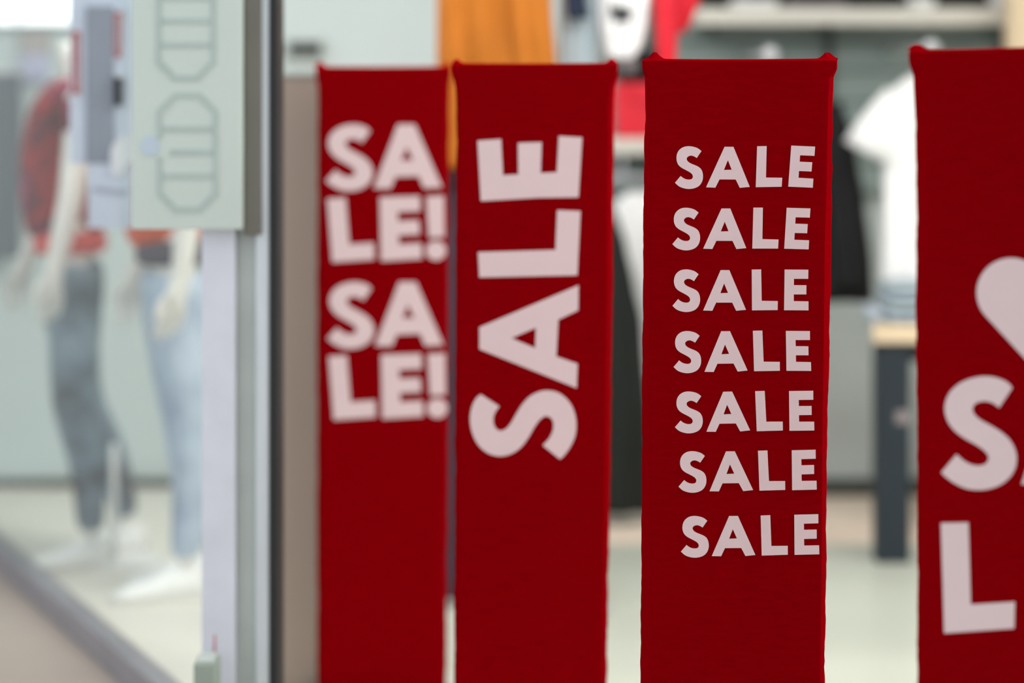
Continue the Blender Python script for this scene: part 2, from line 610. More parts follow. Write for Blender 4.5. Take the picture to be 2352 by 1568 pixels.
D1, D2, D3, D4 = 5.86, 4.91, 4.185, 3.58
g1 = gate(D1, 'farthest red fabric gate printed SALE! twice in stacked letters',
          [(156, 724, 725, 1036, 1037), (170, 725, 726, 1035, 1037), (200, 730, 734, 1026, 1033), (260, 731, 737, 1022, 1032), (600, 729, 737, 1021, 1031),
           (1000, 728, 738, 1019, 1030), (1568, 728, 738, 1015, 1026)],
          (156, 155), [(733, 13, 9), (1030, 9, 9)], seed=1.3, ripple=2.0)
g2 = gate(D2, 'red fabric gate with one large SALE printed sideways from bottom to top',
          [(150, 1038, 1039, 1418, 1420), (168, 1039, 1040, 1416, 1420), (205, 1046, 1051, 1401, 1412), (260, 1048, 1054, 1398, 1410), (600, 1047, 1054, 1395, 1408),
           (1000, 1045, 1053, 1391, 1403), (1568, 1043, 1052, 1383, 1394)],
          (149, 148), [(1047, 12, 9), (1407, 13, 9)], seed=4.1, ripple=2.4)
g3 = gate(D3, 'red fabric gate in sharp focus printed with seven stacked rows of SALE',
          [(140, 1475, 1476, 1922, 1923), (157, 1475, 1477, 1921, 1923), (178, 1481, 1488, 1905, 1915), (230, 1482, 1492, 1902, 1913), (400, 1479, 1492, 1899, 1911),
           (600, 1477, 1491, 1894, 1909), (800, 1476, 1491, 1892, 1905), (1000, 1475, 1491, 1889, 1900), (1300, 1473, 1493, 1887, 1898), (1568, 1471, 1495, 1884, 1894)],
          (140, 139), [(1502, 19, 12), (1903, 16, 11)], seed=2.2, ripple=2.2)
g4 = gate(D4, 'nearest red fabric gate with a heart above stacked letters, cut by the right edge',
          [(118, 2086, 2088, 2612, 2614), (140, 2087, 2089, 2610, 2613), (175, 2098, 2112, 2590, 2602), (280, 2102, 2130, 2586, 2600), (500, 2105, 2131, 2585, 2598),
           (700, 2103, 2130, 2584, 2596), (1100, 2107, 2132, 2580, 2592), (1568, 2107, 2134, 2574, 2588)],
          (120, 105), [(2103, 15, 13), (2600, 14, 13)], seed=6.6, ripple=2.2)

# --- letters: thin cut of the third gate
S4 = [(537, 147), (503, 197), (485, 186), (465, 180), (447, 183), (433, 194), (431, 206), (438, 220), (455, 233), (480, 244), (508, 256), (530, 272), (543, 295),
      (548, 325), (545, 355), (533, 382), (512, 403), (480, 416), (445, 420), (410, 415), (375, 401), (346, 375), (387, 326), (405, 340), (425, 349), (445, 352),
      (462, 350), (472, 342), (475, 330), (470, 315), (455, 301), (425, 284), (395, 268), (372, 248), (360, 222), (357, 195), (362, 165), (378, 138), (405, 119),
      (437, 112), (470, 114), (500, 122), (520, 133)]
S4 = smooth_loop(S4, {0, 1, 21, 22})
S4 = [((x - 346) / 202.0, (y - 112) / 308.0) for x, y in S4]
A4 = [[(675, 1004), (738, 1004), (858, 1290), (787, 1297), (758, 1238), (643, 1238), (615, 1297), (549, 1295)], [(700, 1100), (728, 1168), (673, 1170)]]
L4 = [[(899, 1000), (967, 999), (971, 1225), (1087, 1227), (1086, 1292), (901, 1294)]]
E4 = [[(1136, 1000), (1307, 1001), (1306, 1067), (1203, 1067), (1203, 1112), (1293, 1113), (1292, 1179), (1202, 1179), (1202, 1227), (1308, 1229), (1308, 1294), (1132, 1293)]]


def affine(src, dst):
    """map from three points to three points"""
    (ax, ay), (bx, by), (cx, cy) = src
    (Ax, Ay), (Bx, By), (Cx, Cy) = dst
    det = (bx - ax) * (cy - ay) - (cx - ax) * (by - ay)

    def fn(p):
        u = ((p[0] - ax) * (cy - ay) - (cx - ax) * (p[1] - ay)) / det
        w = ((bx - ax) * (p[1] - ay) - (p[0] - ax) * (by - ay)) / det
        return (Ax + (Bx - Ax) * u + (Cx - Ax) * w, Ay + (By - Ay) * u + (Cy - Ay) * w)
    return fn


C4 = (3.1365, 1440, 300)
C5 = (2.9038, 1440, 780)
ROWS = [
    (C4, (346, 548, 112, 420), [(570, 408), (885, 405), (735.5, 116)], [(938, 112), (928, 407), (1115, 404)], [(1184, 107), (1162, 403), (1339, 411)]),
    (C4, (327, 527, 555, 862), [(549, 850), (860, 846), (713, 560)], [(911, 554), (903, 849), (1089, 849)], [(1151, 555), (1133, 850), (1309, 855)]),
    (C4, (328, 527, 999, 1306), [(549, 1295), (858, 1290), (706.5, 1004)], [(899, 1000), (901, 1294), (1086, 1292)], [(1136, 1000), (1132, 1293), (1308, 1294)]),
    (C5, (311, 495, -58, 223), [(517, 214), (805, 205), (658, -57)], [(840, -60), (848, 210), (1020, 207)], [(1060, -59), (1064, 207), (1229, 208)]),
    (C5, (320, 506, 345, 624), [(530, 613), (822, 604), (672, 346)], [(855, 343), (866, 610), (1040, 605)], [(1081, 342), (1084, 607), (1250, 605)]),
    (C5, (344, 530, 743, 1020), [(551, 1010), (842, 1002), (690, 744)], [(874, 740), (884, 1006), (1056, 1001)], [(1099, 737), (1102, 1003), (1266, 999)]),
    (C5, (360, 546, 1175, 1453), [(566, 1442), (857, 1435), (711, 1175)], [(892, 1172), (899, 1439), (1073, 1433)], [(1116, 1167), (1118, 1434), (1283, 1430)]),
]
NTH = ['first', 'second', 'third', 'fourth', 'fifth', 'sixth', 'last']
for i, (C, sb, A_, L_, E_) in enumerate(ROWS):
    s_px = crop([(sb[0] + u * (sb[1] - sb[0]), sb[2] + w * (sb[3] - sb[2])) for u, w in S4], *C)
    put(g3, D3, 'letter', [s_px], 'white printed letter S of the %s SALE row' % NTH[i])
    fa = affine([(549, 1295), (858, 1290), (706.5, 1004)], A_)
    put(g3, D3, 'letter', [crop([fa(p) for p in lp_], *C) for lp_ in A4], 'white printed letter A of the %s SALE row' % NTH[i])
    fl = affine([(899, 1000), (901, 1294), (1086, 1292)], L_)
    put(g3, D3, 'letter', [crop([fl(p) for p in lp_], *C) for lp_ in L4], 'white printed letter L of the %s SALE row' % NTH[i])
    fe = affine([(1136, 1000), (1132, 1293), (1308, 1294)], E_)
    put(g3, D3, 'letter', [crop([fe(p) for p in lp_], *C) for lp_ in E4], 'white printed letter E of the %s SALE row' % NTH[i])

# --- bold letters of the sideways SALE
CA = (2.6135, 700, 100)
CB = (3.1365, 700, 600)
put(g2, D2, 'letter', [crop([(1037, 583), (1178, 573), (1190, 790), (1282, 785), (1280, 596), (1422, 592), (1416, 777), (1513, 772), (1525, 555), (1665, 563), (1643, 922),
                             (1400, 925), (1057, 945)], *CA)], 'white printed letter E lying on its back')
put(g2, D2, 'letter', [crop([(1515, 1000), (1655, 1005), (1636, 1390), (1048, 1403), (1040, 1252), (1505, 1238)], *CA)], 'white printed letter L lying on its back')
put(g2, D2, 'letter', [crop([(1972, 172), (1970, 352), (1826, 420), (1812, 685), (1965, 738), (1958, 912), (1258, 632), (1258, 475)], *CB),
                       crop([(1490, 553), (1665, 478), (1660, 625)], *CB)], 'white printed letter A lying on its back')
SB = [(1268, 958), (1402, 1045), (1375, 1080), (1360, 1120), (1360, 1165), (1378, 1205), (1412, 1220), (1450, 1205), (1485, 1165), (1525, 1095), (1570, 1025), (1625, 970),
      (1690, 938), (1745, 930), (1810, 940), (1870, 975), (1920, 1035), (1948, 1110), (1956, 1185), (1945, 1265), (1910, 1340), (1870, 1395), (1838, 1425), (1715, 1325),
      (1760, 1275), (1785, 1225), (1792, 1175), (1780, 1135), (1750, 1115), (1720, 1120), (1685, 1150), (1650, 1200), (1610, 1270), (1560, 1335), (1500, 1380), (1430, 1402),
      (1365, 1398), (1300, 1370), (1245, 1315), (1210, 1245), (1192, 1165), (1195, 1085), (1215, 1020), (1240, 980)]
SB = smooth_loop(SB, {0, 1, 22, 23})
put(g2, D2, 'letter', [crop(SB, *CB)], 'white printed letter S lying on its back')
SU = [((1425 - y) / 495.0, (x - 1192) / 764.0) for x, y in SB]      # the same S upright in a unit box


def sbox(x0, x1, y0, y1):
    return [(x0 + u * (x1 - x0), y0 + w * (y1 - y0)) for u, w in SU]


# --- the far gate: SA / LE! twice
def ell(cx, cy, rx, ry, n=28):
    return [(cx + rx * math.cos(2 * math.pi * i / n), cy + ry * math.sin(2 * math.pi * i / n)) for i in range(n)]


G1 = [
    ('S', [sbox(128, 408, 485, 885)]),
    ('A', [[(558, 485), (660, 485), (824, 862), (715, 868), (683, 795), (545, 800), (515, 870), (413, 868)], [(612, 622), (650, 700), (577, 700)]]),
    ('L', [[(135, 932), (245, 925), (268, 1205), (415, 1195), (418, 1295), (165, 1312)]]),
    ('E', [[(450, 922), (690, 915), (695, 1005), (558, 1010), (560, 1065), (685, 1060), (690, 1145), (563, 1150), (565, 1205), (700, 1197), (705, 1290), (458, 1305)]]),
    ('exclamation bar', [[(730, 918), (834, 912), (838, 1160), (744, 1165)]]),
    ('exclamation dot', [ell(788, 1242, 60, 58)]),
]
for k, (dx, dy, nm) in enumerate(((0, 0, 'upper'), (3, 362, 'lower'))):
    for (c, loops) in G1:
        put(g1, D1, 'letter' if len(c) == 1 else c.replace(' ', '_'), [[(x + dx, y + dy) for x, y in crop(lp_, *CA)] for lp_ in loops],
            'white printed %s of the %s SALE!' % ('letter ' + c if len(c) == 1 else c, nm))

# --- the near gate: heart, SA, LE
C8 = (1.807, 1880, 700)
heart = []
for i in range(15):                       # left lobe
    a_ = math.radians(135 + (315 - 135) * i / 14)
    heart.append((2323 + 80 * math.cos(a_), 672 + 80 * math.sin(a_)))
heart = [(2323 + 80 * math.cos(math.radians(t)), 672 - 80 * -math.sin(math.radians(t))) for t in range(136, 318, 8)]
heart_r = [(2 * 2384 - x, y) for x, y in reversed(heart)]
heart = heart + heart_r + [(2384, 856)]
put(g4, D4, 'heart', [heart], 'white printed heart')
put(g4, D4, 'letter', [crop(sbox(510, 822, 297, 768), *C8)], 'white printed letter S under the heart')
put(g4, D4, 'letter', [crop([(508, 905), (622, 903), (632, 1243), (815, 1232), (812, 1342), (522, 1362)], *C8)], 'white printed letter L under the S')
fa = affine([(413, 868), (824, 862), (609, 485)], [(2346, 1112), (2562, 1110), (2452, 868)])
put(g4, D4, 'letter', [[fa(p) for p in lp_] for lp_ in G1[1][1]], 'white printed letter A beside the S')
fe = affine([(450, 922), (458, 1305), (705, 1290)], [(2372, 1196), (2378, 1450), (2545, 1442)])
put(g4, D4, 'letter', [[fe(p) for p in lp_] for lp_ in G1[3][1]], 'white printed letter E beside the L')

# ------------------------------------------------------------------ sign board on the pier
SY = 5.12
sg = root('sign_board', (X(428, SY), SY, Z(527, SY)), 'pale grey-green board with two ladder-like octagonal line symbols, hung before the pier', 'sign')
pbox('board', 303, 556, -420, 527, SY, 0.03, M['signboard'], sg, 0.003)


def stroke(name, p, q, w, Y, parent, material, thick=0.003):
    (x0, y0), (x1, y1) = p, q
    dx, dy = x1 - x0, y1 - y0
    L = math.hypot(dx, dy)
    nx, ny = -dy / L * w / 2, dx / L * w / 2
    pts = [(x0 + nx, y0 + ny), (x1 + nx, y1 + ny), (x1 - nx, y1 - ny), (x0 - nx, y0 - ny)]
    return slab(name, [[(X(a, Y), Z(b, Y)) for a, b in pts]], Y, thick, material, parent)


def octagon(x0, x1, y0, y1, c, w, gap=None):
    def o(i):
        k = c - i * 0.41
        return [(x0 + i + k, y0 + i), (x1 - i - k, y0 + i), (x1 - i, y0 + i + k), (x1 - i, y1 - i - k), (x1 - i - k, y1 - i), (x0 + i + k, y1 - i), (x0 + i, y1 - i - k), (x0 + i, y0 + i + k)]
    return o(0), o(w)


LW = 14
Yk = SY - 0.0025
for (x0, x1, y0, y1, bars, nm) in ((357, 497, -88, 186, (-6, 48, 103), 'upper'), (359, 502, 212, 488, (296, 350, 404), 'lower')):
    outer, inner = octagon(x0, x1, y0, y1, 40, LW)
    conv = lambda pts: [(X(a, Yk), Z(b, Yk)) for a, b in pts]
    if nm == 'lower':
        # the left stroke is interrupted: an open band
        loop = [(x0 + 0, 318)] + [outer[7], outer[0], outer[1], outer[2], outer[3], outer[4], outer[5], outer[6]] + [(x0, 360), (x0 + LW, 360)] + \
               [inner[6], inner[5], inner[4], inner[3], inner[2], inner[1], inner[0], inner[7]] + [(x0 + LW, 318)]
        so = slab('symbol_outline', [conv(loop)], Yk, 0.003, M['signline'], sg)
    else:
        so = slab('symbol_outline', [conv(outer), conv(inner)], Yk, 0.003, M['signline'], sg)
    so['label'] = 'grey line octagon of the %s symbol' % nm
    for yb in bars:
        xs = 390 if (nm == 'lower' and yb == 350) else x0 + LW - 1
        stroke('symbol_bar', (xs, yb), (x1 - LW + 1, yb), LW, Yk, so, M['signline'])
dsc = slab('round_sticker', [[(X(a, Yk), Z(b, Yk)) for a, b in ell(345, 334, 22, 24)]], Yk, 0.003, M['sticker'], sg)
dsc['label'] = 'pale blue round sticker'

# ------------------------------------------------------------------ reflections in the glass, built as a narrow panel and a sheet
HY = 6.12
hp = root('reflected_panel', (X(230, HY), HY, Z(525, HY)), 'narrow blue-grey panel modelling a reflection, with red-framed stickers and black lock, left of the sign', 'panel')
pbox('pale_edge', 160, 198, 20, 376, HY, 0.03, M['palepanel'], hp, 0.002)
pbox('grey_face', 198, 262, 14, 376, HY - 0.006, 0.036, M['greypanel'], hp, 0.002)
pbox('lock_stile', 262, 303, 14, 376, HY, 0.03, M['palepanel'], hp, 0.002)
box('hanger_plate', X(160, HY), X(303, HY), HY + 0.004, HY + 0.026, Z(20, HY), 2.55, M['palepanel'], hp, 0.002)


def frame_sticker(x0, x1, y0, y1, w, lab):
    Yf = HY - 0.003
    o = slab('red_frame', [[(X(a, Yf), Z(b, Yf)) for a, b in ((x0, y0), (x1, y0), (x1, y1), (x0, y1))],
                           [(X(a, Yf), Z(b, Yf)) for a, b in ((x0 + w, y0 + 2 * w), (x1 - w, y0 + 2 * w), (x1 - w, y1 - 2 * w), (x0 + w, y1 - 2 * w))]],
             Yf, 0.003, M['redframe'], hp)
    o['label'] = lab


frame_sticker(166, 184, 72, 216, 6, 'dull red upright frame sticker on the pale edge')
frame_sticker(262, 278, 28, 131, 5, 'dull red upright frame sticker above the lock')
lk = pbox('lock', 263, 278, 178, 242, HY - 0.022, 0.022, M['black'], hp, 0.003)
pbox('lock_cap', 264, 277, 168, 178, HY - 0.018, 0.018, M['chrome'], lk, 0.002)
nt_ = root('mirrored_sheet', (X(250, HY), HY, Z(524, HY)), 'pale blue sheet shaped as the sign reflection, faint lettering, under the blue-grey panel', 'mirror_image')  # mirror image of the sign board in the glass, built as a solid sheet
pbox('sheet', 202, 303, 372, 524, HY - 0.004, 0.008, M['palepanel'], nt_, 0.001)
for i in range(11):
    stroke('faint_character', (216 + i * 7.4, 428 + i * 0.9), (213.5 + i * 7.4, 440 + i * 0.9), 2.6, HY - 0.006, nt_, M['greypanel'], 0.002)
tg = root('white_tag', (X(280, HY), HY - 0.012, Z(402, HY)), 'rounded white paper tag over the lower end of the blue-grey panel', 'tag')
slab('tag_paper', [[(X(a, HY - 0.012), Z(b, HY - 0.012)) for a, b in
                    smooth_loop([(278, 312), (296, 306), (302, 330), (302, 366), (280, 396), (262, 404), (254, 370), (258, 335)], set())]], HY - 0.012, 0.005, M['tagwhite'], tg)


# ------------------------------------------------------------------ mannequins
def skin(name, nodes, links, material, parent, root_i=0, sub=2):
    """nodes: list of (world point, rx, ry)"""
    org = ORG[parent.name]
    me = bpy.data.meshes.new(name)
    me.from_pydata([tuple(Vector(p) - org) for p, _, _ in nodes], links, [])
    me.materials.append(material)
    o = bpy.data.objects.new(name, me)
    coll.objects.link(o)
    o.parent = parent
    ORG[o.name] = org
    md = o.modifiers.new('skin', 'SKIN')
    md.use_smooth_shade = True
    md.branch_smoothing = 0.5
    sk = me.skin_vertices[0].data
    for i, (_, rx, ry) in enumerate(nodes):
        sk[i].radius = (rx, ry)
        sk[i].use_root = (i == root_i)
    ss = o.modifiers.new('subdivision', 'SUBSURF')
    ss.levels = sub
    ss.render_levels = sub
    return o


FWD = Vector((-0.917, -0.398, 0))
LFT = Vector((0.398, -0.917, 0))


def shoe(parent, heel, fwd, left, side):
    """low trainer: lofted upper on a pale sole"""
    prof = [(-0.01, 0.028, 0.085), (0.03, 0.034, 0.095), (0.08, 0.036, 0.088), (0.13, 0.040, 0.068), (0.18, 0.044, 0.052), (0.225, 0.040, 0.042), (0.255, 0.024, 0.030)]
    v, f = [], []
    seg = 16
    for (t, w, h) in prof:
        for k in range(seg):
            a_ = math.pi * k / (seg - 1)
            v.append(heel + fwd * t + left * (w * math.cos(a_)) + Vector((0, 0, 0.018 + (h - 0.018) * math.sin(a_) ** 0.8)))
    n = len(prof)
    for i in range(n - 1):
        for k in range(seg - 1):
            f.append((i * seg + k, i * seg + k + 1, (i + 1) * seg + k + 1, (i + 1) * seg + k))
        f.append((i * seg, (i + 1) * seg, (i + 1) * seg + seg - 1, i * seg + seg - 1))
    f.append(tuple(range(seg)))
    f.append(tuple(range((n - 1) * seg, n * seg)))
    o = mesh('shoe', v, f, M['shoe'], parent, smooth=True)
    vv, ff = [], []
    out = [heel + fwd * (t + (0.006 if i == n - 1 else (-0.004 if i == 0 else 0))) + left * (w + 0.003) for i, (t, w, h) in enumerate(prof)] + \
          [heel + fwd * (t + (0.006 if i == n - 1 else 0)) - left * (w + 0.003) for i, (t, w, h) in reversed(list(enumerate(prof)))]
    m_ = len(out)
    vv = [p for p in out] + [p + Vector((0, 0, 0.02)) for p in out]
    ff = [tuple(range(m_)), tuple(range(m_, 2 * m_))] + [(i, (i + 1) % m_, m_ + (i + 1) % m_, m_ + i) for i in range(m_)]
    mesh('sole', vv, ff, M['sole'], o)
    return o


def mannequin(base, label, pose, shirt, hem, jean, pf=0.03):
    rt = root('mannequin', (base.x, base.y, pf), label, 'mannequin', 'mannequins in the shop window')

    def W(f, l, z):
        return Vector((base.x, base.y, pf)) + FWD * f + LFT * l + Vector((0, 0, z))
    p = pose
    hipz = 0.93
    # body: one continuous skin with hands
    nodes = [(W(0, 0, hipz), .075, .095), (W(0.0, 0, 1.10), .085, .11), (W(0.02, 0, 1.28), .10, .14), (W(0.0, 0, 1.42), .085, .14), (W(-0.01, 0, 1.50), .052, .055),
             (W(0.0, 0, 1.56), .045, .045), (W(0.003, 0, 1.60), .044, .044)]
    links = [(0, 1), (1, 2), (2, 3), (3, 4), (4, 5), (5, 6)]
    for s, key in ((1, 'L'), (-1, 'R')):
        kn, an = p['knee' + key], p['ankle' + key]
        i = len(nodes)
        nodes += [(W(0, s * .085, hipz - .08), .06, .06), (W(kn[0] * .5, s * .095, 0.70), .055, .055), (W(kn[0], kn[1], 0.49), .048, .048), (W((kn[0] + an[0]) / 2 - .02, (kn[1] + an[1]) / 2, 0.33), .046, .046),
                  (W(an[0], an[1], 0.09), .03, .03)]
        links += [(0, i), (i, i + 1), (i + 1, i + 2), (i + 2, i + 3), (i + 3, i + 4)]
        el, wr, hd = p['elbow' + key], p['wrist' + key], p['hand' + key]
        i = len(nodes)
        nodes += [(W(0, s * .17, 1.42), .055, .055), (W(*el), .042, .042), (W(*wr), .032, .030), ]
        links += [(3, i), (i, i + 1), (i + 1, i + 2)]
        wv, hv = W(*wr), W(*hd)
        d = (hv - wv).normalized()
        palm = wv + d * 0.05
        j = len(nodes)
        nodes.append((palm, .040, .024))
        links.append((i + 2, j))
        for q in range(4):
            off = FWD * (0.030 - 0.020 * q)
            k = len(nodes)
            ln = (0.072, 0.082, 0.078, 0.060)[q]
            curl = LFT * (-s * 0.012)
            nodes += [(palm + d * 0.042 + off, .010, .010), (palm + d * (0.042 + ln * .55) + off * 1.05 + curl, .0085, .0085), (palm + d * (0.042 + ln) + off * 0.95 + curl * 2.2, .007, .007)]
            links += [(j, k), (k, k + 1), (k + 1, k + 2)]
        k = len(nodes)
        nodes += [(palm + FWD * 0.034 - d * 0.005, .012, .012), (palm + FWD * 0.046 + d * 0.03, .0095, .0095), (palm + FWD * 0.044 + d * 0.06, .008, .008)]
        links += [(j, k), (k, k + 1), (k + 1, k + 2)]
    skin('body', nodes, links, M['mannequin'], rt)
    # loose shirt
    sn = [(W(0.0, 0, 0.99), .112, .142), (W(0.01, 0, 1.06), .116, .147), (W(0.02, 0, 1.18), .118, .155), (W(0.02, 0, 1.32), .115, .165), (W(0.0, 0, 1.44), .085, .150), (W(-0.01, 0, 1.50), .065, .075)]
    slinks = [(0, 1), (1, 2), (2, 3), (3, 4), (4, 5)]
    for s, key in ((1, 'L'), (-1, 'R')):
        el = p['elbow' + key]
        i = len(sn)
        sn += [(W(0, s * .175, 1.42), .075, .075), (W(el[0] * .55, s * .205, 1.29), .066, .066)]
        slinks += [(4, i), (i, i + 1)]
    sh = skin('shirt', sn, slinks, shirt, rt)
    hm = skin('hem_band', [(W(0.0, 0, 0.94), .120, .152), (W(0.0, 0, 0.97), .122, .154), (W(0.003, 0, 1.04), .122, .154)], [(0, 1), (1, 2)], hem, sh, sub=2)
    # jeans
    jn = [(W(0, 0, 0.97), .112, .135), (W(0, 0, 0.88), .115, .145)]
    jl = [(0, 1)]
    for s, key in ((1, 'L'), (-1, 'R')):
        kn, an = p['knee' + key], p['ankle' + key]
        i = len(jn)
        jn += [(W(kn[0] * .15, s * .088, 0.80), .098, .092), (W(kn[0] * .6, s * .095, 0.65), .082, .080), (W(kn[0], kn[1], 0.49), .064, .064),
               (W((kn[0] + an[0]) / 2 - .02, (kn[1] + an[1]) / 2, 0.31), .057, .057), (W(an[0], an[1], 0.105), .044, .044)]
        jl += [(1, i), (i, i + 1), (i + 1, i + 2), (i + 2, i + 3), (i + 3, i + 4)]
    skin('jeans', jn, jl, jean, rt, root_i=1)
    for key in ('L', 'R'):
        an = p['ankle' + key]
        shoe(rt, W(an[0] - 0.05, an[1], 0.0), FWD, LFT, key)
    # stand
    rp = p['rod']
    tube('stand_rod', [W(rp[0], rp[1], 0.012), W(rp[0], rp[1], 0.36)], 0.011, M['rod'], rt)
    v, f = [], []
    n = 32
    c0 = W(rp[0], rp[1], 0)
    for zz, rr in ((0, .15), (.008, .15), (.012, .14)):
        for k in range(n):
            v.append(c0 + Vector((rr * math.cos(2 * math.pi * k / n), rr * math.sin(2 * math.pi * k / n), zz)))
    for i in range(2):
        for k in range(n):
            f.append((i * n + k, i * n + (k + 1) % n, (i + 1) * n + (k + 1) % n, (i + 1) * n + k))
    f += [tuple(range(n)), tuple(range(2 * n, 3 * n))]
    mesh('stand_plate', v, f, M['rod'], rt)
    return rt


pose1 = dict(kneeL=(0.02, 0.10), ankleL=(-0.04, 0.10), kneeR=(-0.06, -0.09), ankleR=(-0.20, -0.10),
             elbowL=(0.05, 0.225, 1.13), wristL=(0.10, 0.235, 0.93), handL=(0.12, 0.235, 0.78),
             elbowR=(-0.02, -0.235, 1.13), wristR=(0.08, -0.25, 0.92), handR=(0.12, -0.25, 0.78), rod=(-0.13, 0.02))
pose2 = dict(kneeL=(-0.005, 0.09), ankleL=(-0.005, 0.09), kneeR=(-0.05, -0.09), ankleR=(-0.09, -0.09),
             elbowL=(0.02, 0.225, 1.13), wristL=(0.045, 0.235, 0.92), handL=(0.085, 0.235, 0.77),
             elbowR=(-0.02, -0.235, 1.13), wristR=(0.04, -0.25, 0.92), handR=(0.08, -0.25, 0.78), rod=(-0.2, 0.0))
m1 = mannequin(Vector((X(162, 7.40), 7.40, 0)), 'headless white mannequin in a red and purple printed top and grey-blue jeans', pose1, M['shirt_a'], M['hem_a'], M['jean_a'])
m2 = mannequin(Vector((X(400, 6.98), 6.98, 0)), 'headless white mannequin in pale blue jeans and orange top, partly behind the sign', pose2, M['hem_b'], M['shirt_b'], M['jean_b'])

# ------------------------------------------------------------------ things on the wall at the left
bn = root('mall_reflection', (X(-30, 8.72), 8.74, Z(590, 8.72)), 'slate grey cloth modelling a mall reflection at the left edge', 'grey_reflection')  # reflection of the mall in the glass, modelled as grey cloth
draped('reflection_cloth', [(165, -140, 48), (300, -140, 52), (590, -140, 46)], 8.71, 0.018, M['grey_reflection'], bn, folds=3, amp=0.3, seed=2)
tube('reflection_rod', [(X(-150, 8.71), 8.71, Z(163, 8.71)), (X(58, 8.71), 8.71, Z(163, 8.71))], 0.012, M['chrome'], bn)
lb = root('light_box', (X(60, 8.75), 8.76, Z(58, 8.75)), 'glowing white light box high on the wall behind the red-topped mannequin', 'light box')
pbox('frame', -130, 200, -520, 60, 8.76, 0.04, M['alu'], lb, 0.004)
for dx0, dx1 in ((-124, 36), (46, 194)):
    pbox('diffuser', dx0, dx1, -514, 54, 8.752, 0.01, M['lightbox'], lb)
pb = root('pin_board', (X(75, 8.75), 8.76, Z(185, 8.75)), 'small board in taupe over lilac below the glowing light box', 'board')
pbox('upper_field', 44, 112, 70, 126, 8.77, 0.03, M['taupe'], pb, 0.003)
pbox('lower_field', 44, 112, 126, 186, 8.77, 0.03, M['lilac'], pb, 0.003)


# ------------------------------------------------------------------ clothes rail with hanging clothes
def hanger(parent, cx, Y, ytop, rail_z, w):
    """wire hook and wooden shoulders"""
    zt = Z(ytop, Y)
    x = X(cx, Y)
    tube('hanger', [(x - w, Y, zt - 0.05), (x - w * .5, Y, zt - 0.01), (x, Y, zt + 0.015), (x + w * .5, Y, zt - 0.01), (x + w, Y, zt - 0.05)], [0.006, 0.009, 0.011, 0.009, 0.006], M['wood'], parent, origin=None)
    tube('hook', [(x, Y, zt), (x, Y, rail_z - 0.02), (x + 0.012, Y, rail_z + 0.006), (x, Y, rail_z + 0.018), (x - 0.014, Y, rail_z + 0.008)], 0.0025, M['chrome'], parent, seg=8)


RY = 6.92
rail_z = 2.02
rl = root('clothes_rail', (X(1300, RY), RY, 0), 'chrome clothes rail holding the ochre coat and its neighbours', 'clothes rail')
xa_, xb_ = X(1012, RY), X(1640, RY)
tube('rail', [(xa_, RY, rail_z), (xb_, RY, rail_z)], 0.013, M['chrome'], rl)
for xx in (X(1100, RY), X(1380, RY)):
    tube('post', [(xx, RY + 0.1, 0.02), (xx, RY + 0.1, rail_z - 0.05), (xx, RY, rail_z)], 0.013, M['chrome'], rl)
    box('foot', xx - 0.02, xx + 0.02, RY - 0.12, RY + 0.32, 0, 0.025, M['chrome'], rl, 0.005)

gc = root('ochre_coat', (X(1140, RY), RY, Z(385, RY)), 'ochre yellow coat hanging behind the two farthest red gates', 'coat')
draped('coat_body', [(-165, 1100, 1180), (-140, 1050, 1225), (-100, 1008, 1256), (0, 1003, 1264), (150, 1002, 1279), (385, 1000, 1281)], RY, 0.075, M['orange'], gc, folds=4, amp=0.3, seed=1)
draped('sleeve', [(-110, 1190, 1258), (0, 1168, 1266), (150, 1172, 1276), (330, 1180, 1282)], RY - 0.075, 0.04, M['orange'], gc, folds=2, amp=0.2, seed=3)
hanger(gc, 1140, RY, -165, rail_z, 0.1)

gs = root('blue_grey_shirt', (X(1320, RY), RY, Z(330, RY)), 'blue-grey shirt with a navy panel hanging right of the ochre coat', 'shirt')
draped('shirt_body', [(-165, 1300, 1350), (-120, 1286, 1364), (0, 1286, 1368), (330, 1288, 1372)], RY + 0.03, 0.06, M['bluegrey'], gs, folds=2.5, amp=0.3, seed=5)
draped('navy_panel', [(-120, 1288, 1340), (0, 1298, 1346), (42, 1304, 1352)], RY - 0.045, 0.018, M['navy'], gs, folds=1, amp=0.2, seed=2)
hanger(gs, 1325, RY + 0.03, -165, rail_z, 0.045)

gp = root('patterned_shirt', (X(1430, RY), RY, Z(150, RY)), 'white shirt with black blotches hanging left of the crimson top', 'shirt')
draped('shirt_body', [(-165, 1390, 1450), (-120, 1374, 1492), (0, 1374, 1496), (60, 1376, 1488), (110, 1384, 1474), (135, 1392, 1452)], RY, 0.055, M['pattern'], gp, folds=3, amp=0.3, seed=4)
hanger(gp, 1425, RY, -165, rail_z, 0.06)

gr = root('crimson_top', (X(1545, RY), RY, Z(150, RY)), 'crimson top hanging right of the white blotched shirt', 'top')
draped('top_body', [(-165, 1520, 1580), (-120, 1498, 1630), (0, 1500, 1606), (45, 1502, 1588), (75, 1508, 1572)], RY, 0.055, M['redcloth'], gr, folds=3, amp=0.3, seed=8)
draped('sleeve', [(-60, 1500, 1560), (60, 1505, 1556), (180, 1512, 1552)], RY - 0.05, 0.03, M['redcloth'], gr, folds=1.5, amp=0.2, seed=9)
hanger(gr, 1550, RY, -165, rail_z, 0.055)

